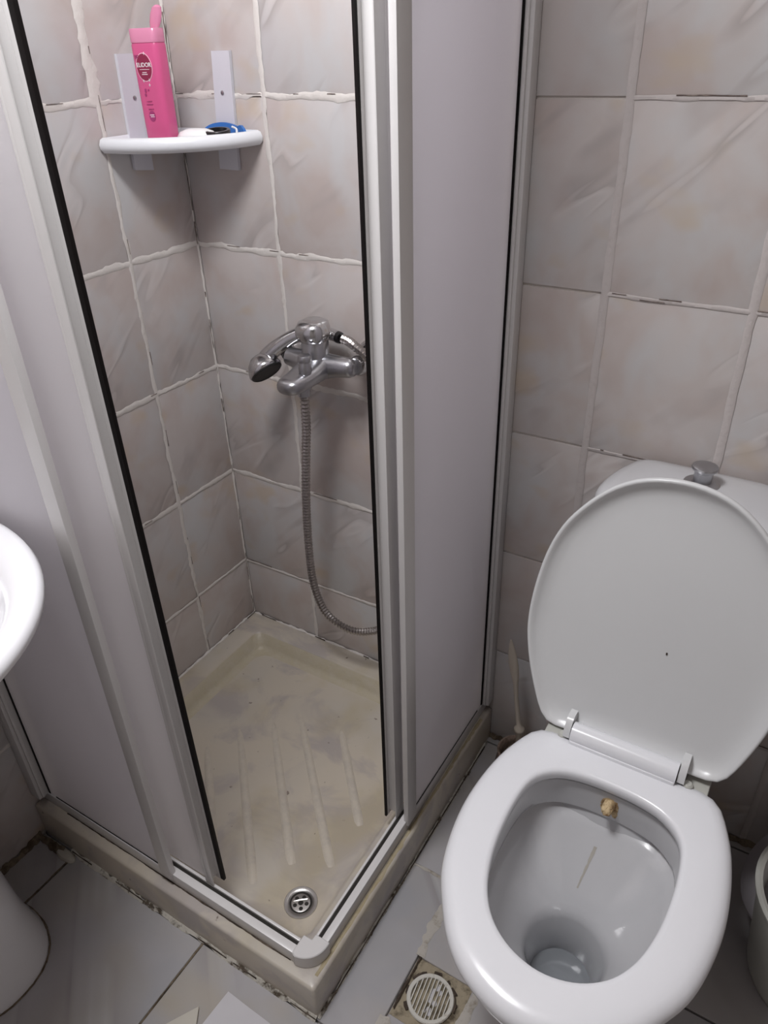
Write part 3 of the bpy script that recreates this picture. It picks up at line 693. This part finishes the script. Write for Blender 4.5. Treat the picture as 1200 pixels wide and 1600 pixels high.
# print on the bottle: flat pieces on its front face (-y face of the bottle)
FY = -.0204
def disc(r, cx, cz, y, n=40): return [tuple(rotb @ Vector((cx + r * math.cos(2 * math.pi * k / n), y, cz + r * 1.3 * math.sin(2 * math.pi * k / n)))) for k in range(n)]
LZ = BZ0 + .131; LX = -.002
mb = MB().loft([disc(.0180, LX, LZ, FY + .002), disc(.0180, LX, LZ, FY - .0001)]); obj('label_ring', mb, 'pinkring', body)
mb = MB().loft([disc(.0168, LX, LZ, FY + .002), disc(.0168, LX, LZ, FY - .0004)]); obj('label_disc', mb, 'label', body, label='dark red round label')
def text(body_txt, size, cx, cz, mat, parent, name='lettering', off=.0007, bold=0.0):
    cu = bpy.data.curves.new(name, 'FONT'); cu.body = body_txt; cu.size = size * K; cu.align_x = 'CENTER'; cu.align_y = 'CENTER'
    cu.extrude = .0001 * K; cu.offset = bold * K; cu.materials.append(M[mat])
    tmp = bpy.data.objects.new(name, cu); COL.objects.link(tmp); dg = bpy.context.evaluated_depsgraph_get(); dg.update()
    me = bpy.data.meshes.new_from_object(tmp.evaluated_get(dg)); bpy.data.objects.remove(tmp); bpy.data.curves.remove(cu)
    o = bpy.data.objects.new(name, me); COL.objects.link(o); o.parent = parent
    base = Vector((0, 0, 0)); q_ = parent
    while q_ is not None: base += q_.location; q_ = q_.parent
    o.location = Vector(rotb @ Vector((cx, FY - off, cz))) * K - base
    o.rotation_euler = (math.radians(90), 0, math.radians(8)); return o
text('ELiDOR', .0098, LX, LZ + .0035, 'print', body, bold=.0001)
pr_ = MB()
def bar(cx, cz, w, h): pr_.loft([[tuple(rotb @ Vector((cx + sx * w / 2, y, cz + sz * h / 2))) for sx, sz in ((-1, -1), (1, -1), (1, 1), (-1, 1))] for y in (FY + .002, FY - .0006)])
bar(LX, LZ - .0035, .022, .0007)
for k, (w, z) in enumerate(((.010, -.0085), (.013, -.0115))): bar(LX - .001, LZ + z, w, .0011)
for cx, cz in ((.004, .022), (-.006, -.022), (.007, -.021), (.006, -.029)):
    bar(LX + cx, LZ + cz, .0006, .005); bar(LX + cx, LZ + cz, .004, .0006)
bar(-.002, BZ0 + .052, .010, .0012); bar(-.001, BZ0 + .049, .009, .0010)
obj('print', pr_, 'print', body, label='white print')['kind'] = 'stuff'
pr_ = MB()
for cx, cz, w, h in ((-.016, .150, .009, .0016), (-.016, .147, .009, .0016), (-.008, .093, .004, .006), (-.001, .094, .003, .003), (-.009, .086, .004, .004), (-.003, .075, .012, .0011), (-.003, .070, .014, .0013), (-.002, .062, .012, .0011)): bar(cx, BZ0 + cz, w, h)
obj('print', pr_, 'darkprint', body, label='dark purple print')['kind'] = 'stuff'
mb = MB().loft([disc(.0072, -.002, BZ0 + .050, FY + .002), disc(.0072, -.002, BZ0 + .050, FY - .0003)]); obj('label_badge', mb, 'darkprint', body)
# soap, black lid, blue strap
ZS = SZ0 + .0112
mb = MB().loft([ellipse(.116, -.096, a, b, z, 40, 2.4) for a, b, z in ((.030, .021, ZS), (.038, .026, ZS + .006), (.039, .027, ZS + .013), (.033, .023, ZS + .020), (.020, .014, ZS + .0245), (.006, .004, ZS + .0255))])
mb.xform(Matrix.Translation((.134, -.092, 0)) @ Matrix.Rotation(math.radians(20), 4, 'Z') @ Matrix.Translation((-.116, .096, 0)))
tag(obj('soap', mb, 'soap', sharp=60), 'white oval soap bar lying in the middle of the corner shelf', 'soap')
mb = MB().lathe((0, 0, 0), [(.023, -.010), (.0250, -.008), (.0258, .008), (.0245, .010), (.0195, .010), (.019, .004), (0, .004)], 32)
mb.xform(Matrix.Translation((.172, -.074, ZS + .0235)) @ Matrix.Rotation(math.radians(7), 4, Vector((.9, .45, 0))))
bk = tag(obj('bottle_cap', mb, 'blackp', sharp=50), 'small black round cap lying on the corner shelf against the blue strap', 'cap')
zc = min((bk.matrix_world @ v.co).z if False else v.co.z for v in bk.data.vertices)
bk.location.z = ZS * K - zc
pts = spline([(.094, -.034, 0), (.112, -.026, 0), (.145, -.022, 0), (.180, -.026, 0), (.207, -.040, 0)], 8); mb = MB(); rings = []
for i, p in enumerate(pts):
    u = i / (len(pts) - 1); t_ = (pts[min(i + 1, len(pts) - 1)] - pts[max(i - 1, 0)]).normalized(); s_ = Vector((-t_.y, t_.x, 0))
    hh = .013 + .017 * math.sin(math.pi * min(1, u * 1.15)) ** .8 + (.010 if u > .72 else 0) * math.sin(math.pi * (u - .72) / .28); lean = s_ * .006
    z0 = ZS
    rings.append([tuple(p - s_ * .0025 + Vector((0, 0, z0))), tuple(p + s_ * .0025 + Vector((0, 0, z0))), tuple(p + s_ * .0025 + lean + Vector((0, 0, z0 + hh))), tuple(p - s_ * .0025 + lean + Vector((0, 0, z0 + hh)))])
mb.loft(rings)
tag(obj('plastic_strap', mb, 'blue', sharp=50), 'curved blue plastic strap standing on the corner shelf behind the black cap', 'strap')
mb = MB()
pts = spline([(.176, -.034, ZS + .024), (.192, -.040, ZS + .020), (.205, -.058, ZS + .010), (.209, -.064, ZS + .0028)], 6); mb.tube(pts, .0022, 8)
tag(obj('white_cord', mb, 'plastic'), 'short white cord beside the black cap on the corner shelf', 'cord')

# ------------------------------------------------------------------ shower mixer
FX, FYm, FZ = .378, -.078, 1.0
mx = empty('shower_mixer', (FX, -.03, FZ - .03), 'worn chrome single lever shower mixer on the tiled wall above the tray', 'faucet')
mb = MB().tube([(FX - .078, FYm, FZ + .002), (FX - .06, FYm, FZ), (FX - .02, FYm - .003, FZ - .003), (FX, FYm - .004, FZ - .004), (FX + .02, FYm - .003, FZ - .003), (FX + .055, FYm, FZ), (FX + .083, FYm, FZ + .002), (FX + .092, FYm, FZ + .002), (FX + .096, FYm, FZ + .002)], [.020, .022, .028, .030, .028, .0225, .021, .017, .009], 24)
mb.lathe((FX, FYm - .006, FZ), [(.029, -.02), (.029, .05), (.0265, .053), (.0265, .056)], 32)
# spout: flattened tapering nose leaning out from the wall
rings = []
for y, hw, hh, z in ((-.075, .034, .026, FZ - .004), (-.10, .036, .025, FZ - .005), (-.13, .035, .021, FZ - .009), (-.165, .031, .018, FZ - .012), (-.190, .028, .0175, FZ - .013), (-.203, .022, .014, FZ - .013), (-.208, .010, .006, FZ - .013)):
    rings.append([(FX + .006 + p[0], y, z + p[1]) for p in [(q_[0], q_[1]) for q_ in ellipse(0, 0, hw, hh, 0, 28, 2.6)]])
mb.loft(rings)
mb.lathe((.396, -.158, .958), [(.0135, .0), (.0135, .014), (.017, .016), (.017, .035)], 20)
body_f = obj('mixer_body', mb, 'dullchrome', mx, sharp=45)
for sx in (-.09, .092):
    mb = MB().lathe((FX + sx, 0, FZ + .004), [(.038, -.0012), (.037, -.006), (.030, -.014), (.022, -.019), (.0155, -.020), (.0155, -.045), (.021, -.046), (.0215, -.066), (.018, -.072)], 32, axis='Y')
    obj('wall_flange', mb, 'chrome', mx, sharp=40, label='chrome wall flange and nut')
mb = MB().lathe((.398, -.150, .996), [(.018, .0), (.016, .003), (.0125, .005), (.0125, .012), (.0138, .013), (.0138, .030), (.0125, .032), (.0125, .034), (.0145, .035), (.0150, .043), (.0125, .047), (0, .048)], 28)
obj('diverter_knob', mb, 'dullchrome', mx, label='pull up diverter knob')
mb = MB(); CY = FYm - .008
mb.loft([ellipse(FX + dx, CY + dy, a, b, FZ + z, 36, 2.2) for a, b, z, dx, dy in ((.028, .028, .052, 0, 0), (.033, .033, .055, 0, -.001), (.0365, .036, .066, 0, -.002), (.036, .036, .080, 0, -.002), (.031, .031, .091, .001, 0), (.021, .021, .096, .002, 0), (.007, .007, .0975, .002, 0))])
cap = obj('lever_cap', mb, 'chrome', mx, sharp=55, label='domed chrome lever cap')
# hand shower resting in the cradle behind the cap
hs = empty('hand_shower', (.30, -.07, 1.03), 'chrome hand shower with a black face, resting behind the mixer cap', 'hand shower')
path = spline([(.405, -.040, 1.050), (.36, -.045, 1.056), (.315, -.062, 1.046), (.275, -.082, 1.020), (.250, -.094, .995), (.236, -.102, .968)], 6)
rad = [.0125 + .0085 * (i / (len(path) - 1)) ** 1.2 for i in range(len(path))]
mb = MB().tube(path, rad, 20); obj('handle', mb, 'chrome', hs, sharp=60)
hc = Vector((.252, -.108, .973)); fa = Vector((.70, -.18, -.69)).normalized()
mt = Matrix.Translation(hc) @ fa.to_track_quat('Z', 'Y').to_matrix().to_4x4()
mb = MB().lathe((0, 0, 0), [(.006, -.034), (.020, -.030), (.032, -.018), (.0385, -.004), (.040, .004), (.038, .008)], 36).xform(mt)
head = obj('shower_head', mb, 'chrome', hs, sharp=50)
mb = MB().lathe((0, 0, 0), [(.038, .006), (.037, .0095), (.0335, .012), (.033, .0105), (0, .0105)], 36).xform(mt)
obj('spray_face', mb, 'grayhole', head, label='black spray face')
mb = MB().tube([(.406, -.040, 1.050), (.410, -.041, 1.049), (.416, -.042, 1.0485)], [.0125, .013, .012], 16); obj('hose_nut', mb, 'blackp', hs, label='dark hose nut')
# hose
hp = spline([(.396, -.158, .965), (.394, -.157, .93), (.387, -.15, .88), (.377, -.145, .824), (.362, -.138, .73), (.349, -.13, .64), (.337, -.12, .518), (.333, -.11, .411), (.349, -.10, .325), (.38, -.09, .283), (.427, -.085, .270), (.474, -.08, .282), (.520, -.078, .318), (.575, -.075, .42), (.610, -.070, .58), (.615, -.068, .76), (.590, -.068, .90), (.545, -.070, .985), (.500, -.066, 1.026), (.464, -.058, 1.042), (.440, -.048, 1.047), (.416, -.042, 1.0485)], 10)
hp = resample(hp, .0045); mb = MB().tube(hp, [.0106 if i % 2 else .0076 for i in range(len(hp))], 10)
tag(obj('shower_hose', mb, 'hose', None, (.40, -.1, .27), 28), 'ribbed metal shower hose hanging from the mixer and looping towards the panel', 'hose')

# ------------------------------------------------------------------ floor drain
FC = (.969, -.659)
fd = empty('floor_drain', (FC[0], FC[1], -.01), 'round pale plastic floor drain grate set in dirty cement beside the toilet', 'floor drain')
pl = [(DX0, DY0), (DX1, DY0), (DX1, DY1), (DX0, DY1)]
bm = bmesh.new(); NQ = 16; grid = []
for i in range(NQ + 1):
    row = []
    for k in range(NQ + 1):
        x = DX0 - .002 + (DX1 - DX0 + .004) * i / NQ; y = DY0 - .002 + (DY1 - DY0 + .004) * k / NQ
        row.append(bm.verts.new((x, y, -.005 + .004 * noise.noise(Vector((x * 60, y * 60, 0))))))
    grid.append(row)
for i in range(NQ):
    for k in range(NQ): bm.faces.new((grid[i][k], grid[i + 1][k], grid[i + 1][k + 1], grid[i][k + 1]))
obj('cement_bed', MB().bm(bm), 'cement', fd, (FC[0], FC[1], -.01), label='dirty brown cement')
mb = MB().lathe((FC[0], FC[1], 0), [(.046, -.008), (.0465, -.001), (.045, .0012), (.039, .0012), (.038, 0), (.038, -.008)], 48, cap0=False, cap1=False)
obj('grate_ring', mb, 'grate', fd)
mb = MB().lathe((FC[0], FC[1], -.008), [(.0385, 0), (.0385, .0012), (0, .0012)], 40); obj('sump', mb, 'dark', fd, label='dark drain opening')
NBAR = 10
for k in range(NBAR):
    x = -.0335 + .067 * k / (NBAR - 1); h = math.sqrt(max(0, .0385 ** 2 - x * x))
    mb = MB().box((FC[0] + x - .0012, FC[1] - h, -.0055), (FC[0] + x + .0012, FC[1] + h, .0004), .0004, 1)
    mb.xform(Matrix.Translation((FC[0], FC[1], 0)) @ Matrix.Rotation(math.radians(6), 4, 'Z') @ Matrix.Translation((-FC[0], -FC[1], 0)))
    obj('bar', mb, 'grate', fd)
rnd = random.Random(5); mb = MB()
for k in range(16):
    bm = bmesh.new(); bmesh.ops.create_icosphere(bm, subdivisions=1, radius=rnd.uniform(.003, .006))
    cx, cy = rnd.uniform(-.008, .012), rnd.choice((rnd.uniform(-.006, .014), rnd.uniform(.016, .030), rnd.uniform(-.026, -.016)))
    for v in bm.verts: v.co = Vector((FC[0] + cx + v.co.x, FC[1] + cy + v.co.y * 1.4, -.0055 + v.co.z * .5))
    mb.bm(bm)
o = obj('debris', mb, 'paper', fd, label='pale lint under the bars'); o['kind'] = 'stuff'
mb = MB()
for k in range(20):
    a0, a1 = 2 * math.pi * k / 20, 2 * math.pi * (k + 1) / 20
    seg(mb, (FC[0] + .049 * math.cos(a0), FC[1] + .049 * math.sin(a0), -.003), (FC[0] + .049 * math.cos(a1), FC[1] + .049 * math.sin(a1), -.003), (0, 0, 1), .006, 1.2, .002, gaps=-.15)
seg(mb, (DX0 + .001, DY0 + .012, 0), (DX0 + .001, DY1, 0), (0, 0, 1), .004, 1.0, .0)
o = obj('grime', mb, 'mould', fd, (FC[0], FC[1], 0), label='dark dirt in the gap', fix=False); o['kind'] = 'stuff'

# ------------------------------------------------------------------ paper on the floor
def sheet(name, poly, z, mat, label, amp, seed):
    bm = bmesh.new(); N = 10; (ax_, ay_), (bx, by), (cx, cy), (dx, dy) = poly; top = []; bot = []
    for i in range(N + 1):
        r1_, r2_ = [], []
        for k in range(N + 1):
            u, v_ = i / N, k / N
            x = (ax_ * (1 - u) + bx * u) * (1 - v_) + (dx * (1 - u) + cx * u) * v_; y = (ay_ * (1 - u) + by * u) * (1 - v_) + (dy * (1 - u) + cy * u) * v_
            h = amp * (.5 + .5 * noise.noise(Vector((x * 14, y * 14, seed))))
            r1_.append((x, y, z + h + .004)); r2_.append((x, y, z + h * .3))
        top.append(r1_); bot.append(r2_)
    mb = MB()
    for G_, rev in ((top, 0), (bot, 1)):
        vs = [p for r in G_ for p in r]; mb.add(vs, [(i * (N + 1) + k, (i + 1) * (N + 1) + k, (i + 1) * (N + 1) + k + 1, i * (N + 1) + k + 1) for i in range(N) for k in range(N)])
    rim = [(i, 0) for i in range(N)] + [(N, k) for k in range(N)] + [(i, N) for i in range(N, 0, -1)] + [(0, k) for k in range(N, 0, -1)]
    mb.loft([[top[i][k] for i, k in rim], [bot[i][k] for i, k in rim]], False, False)
    return tag(obj(name, mb, mat, sharp=50), label, 'paper', 'papers on the floor')
sheet('paper_sheet', [(.623, -.852), (.80, -.857), (.80, -1.05), (.610, -1.05)], .0012, 'paper', 'folded white paper on the floor tile in front of the tray corner', .004, 2.2)
sheet('paper_scrap', [(.592, -.902), (.611, -.930), (.611, -1.05), (.520, -1.02)], .0012, 'cream_paper', 'cream paper scrap on the floor next to the folded white paper', .006, 6.1)
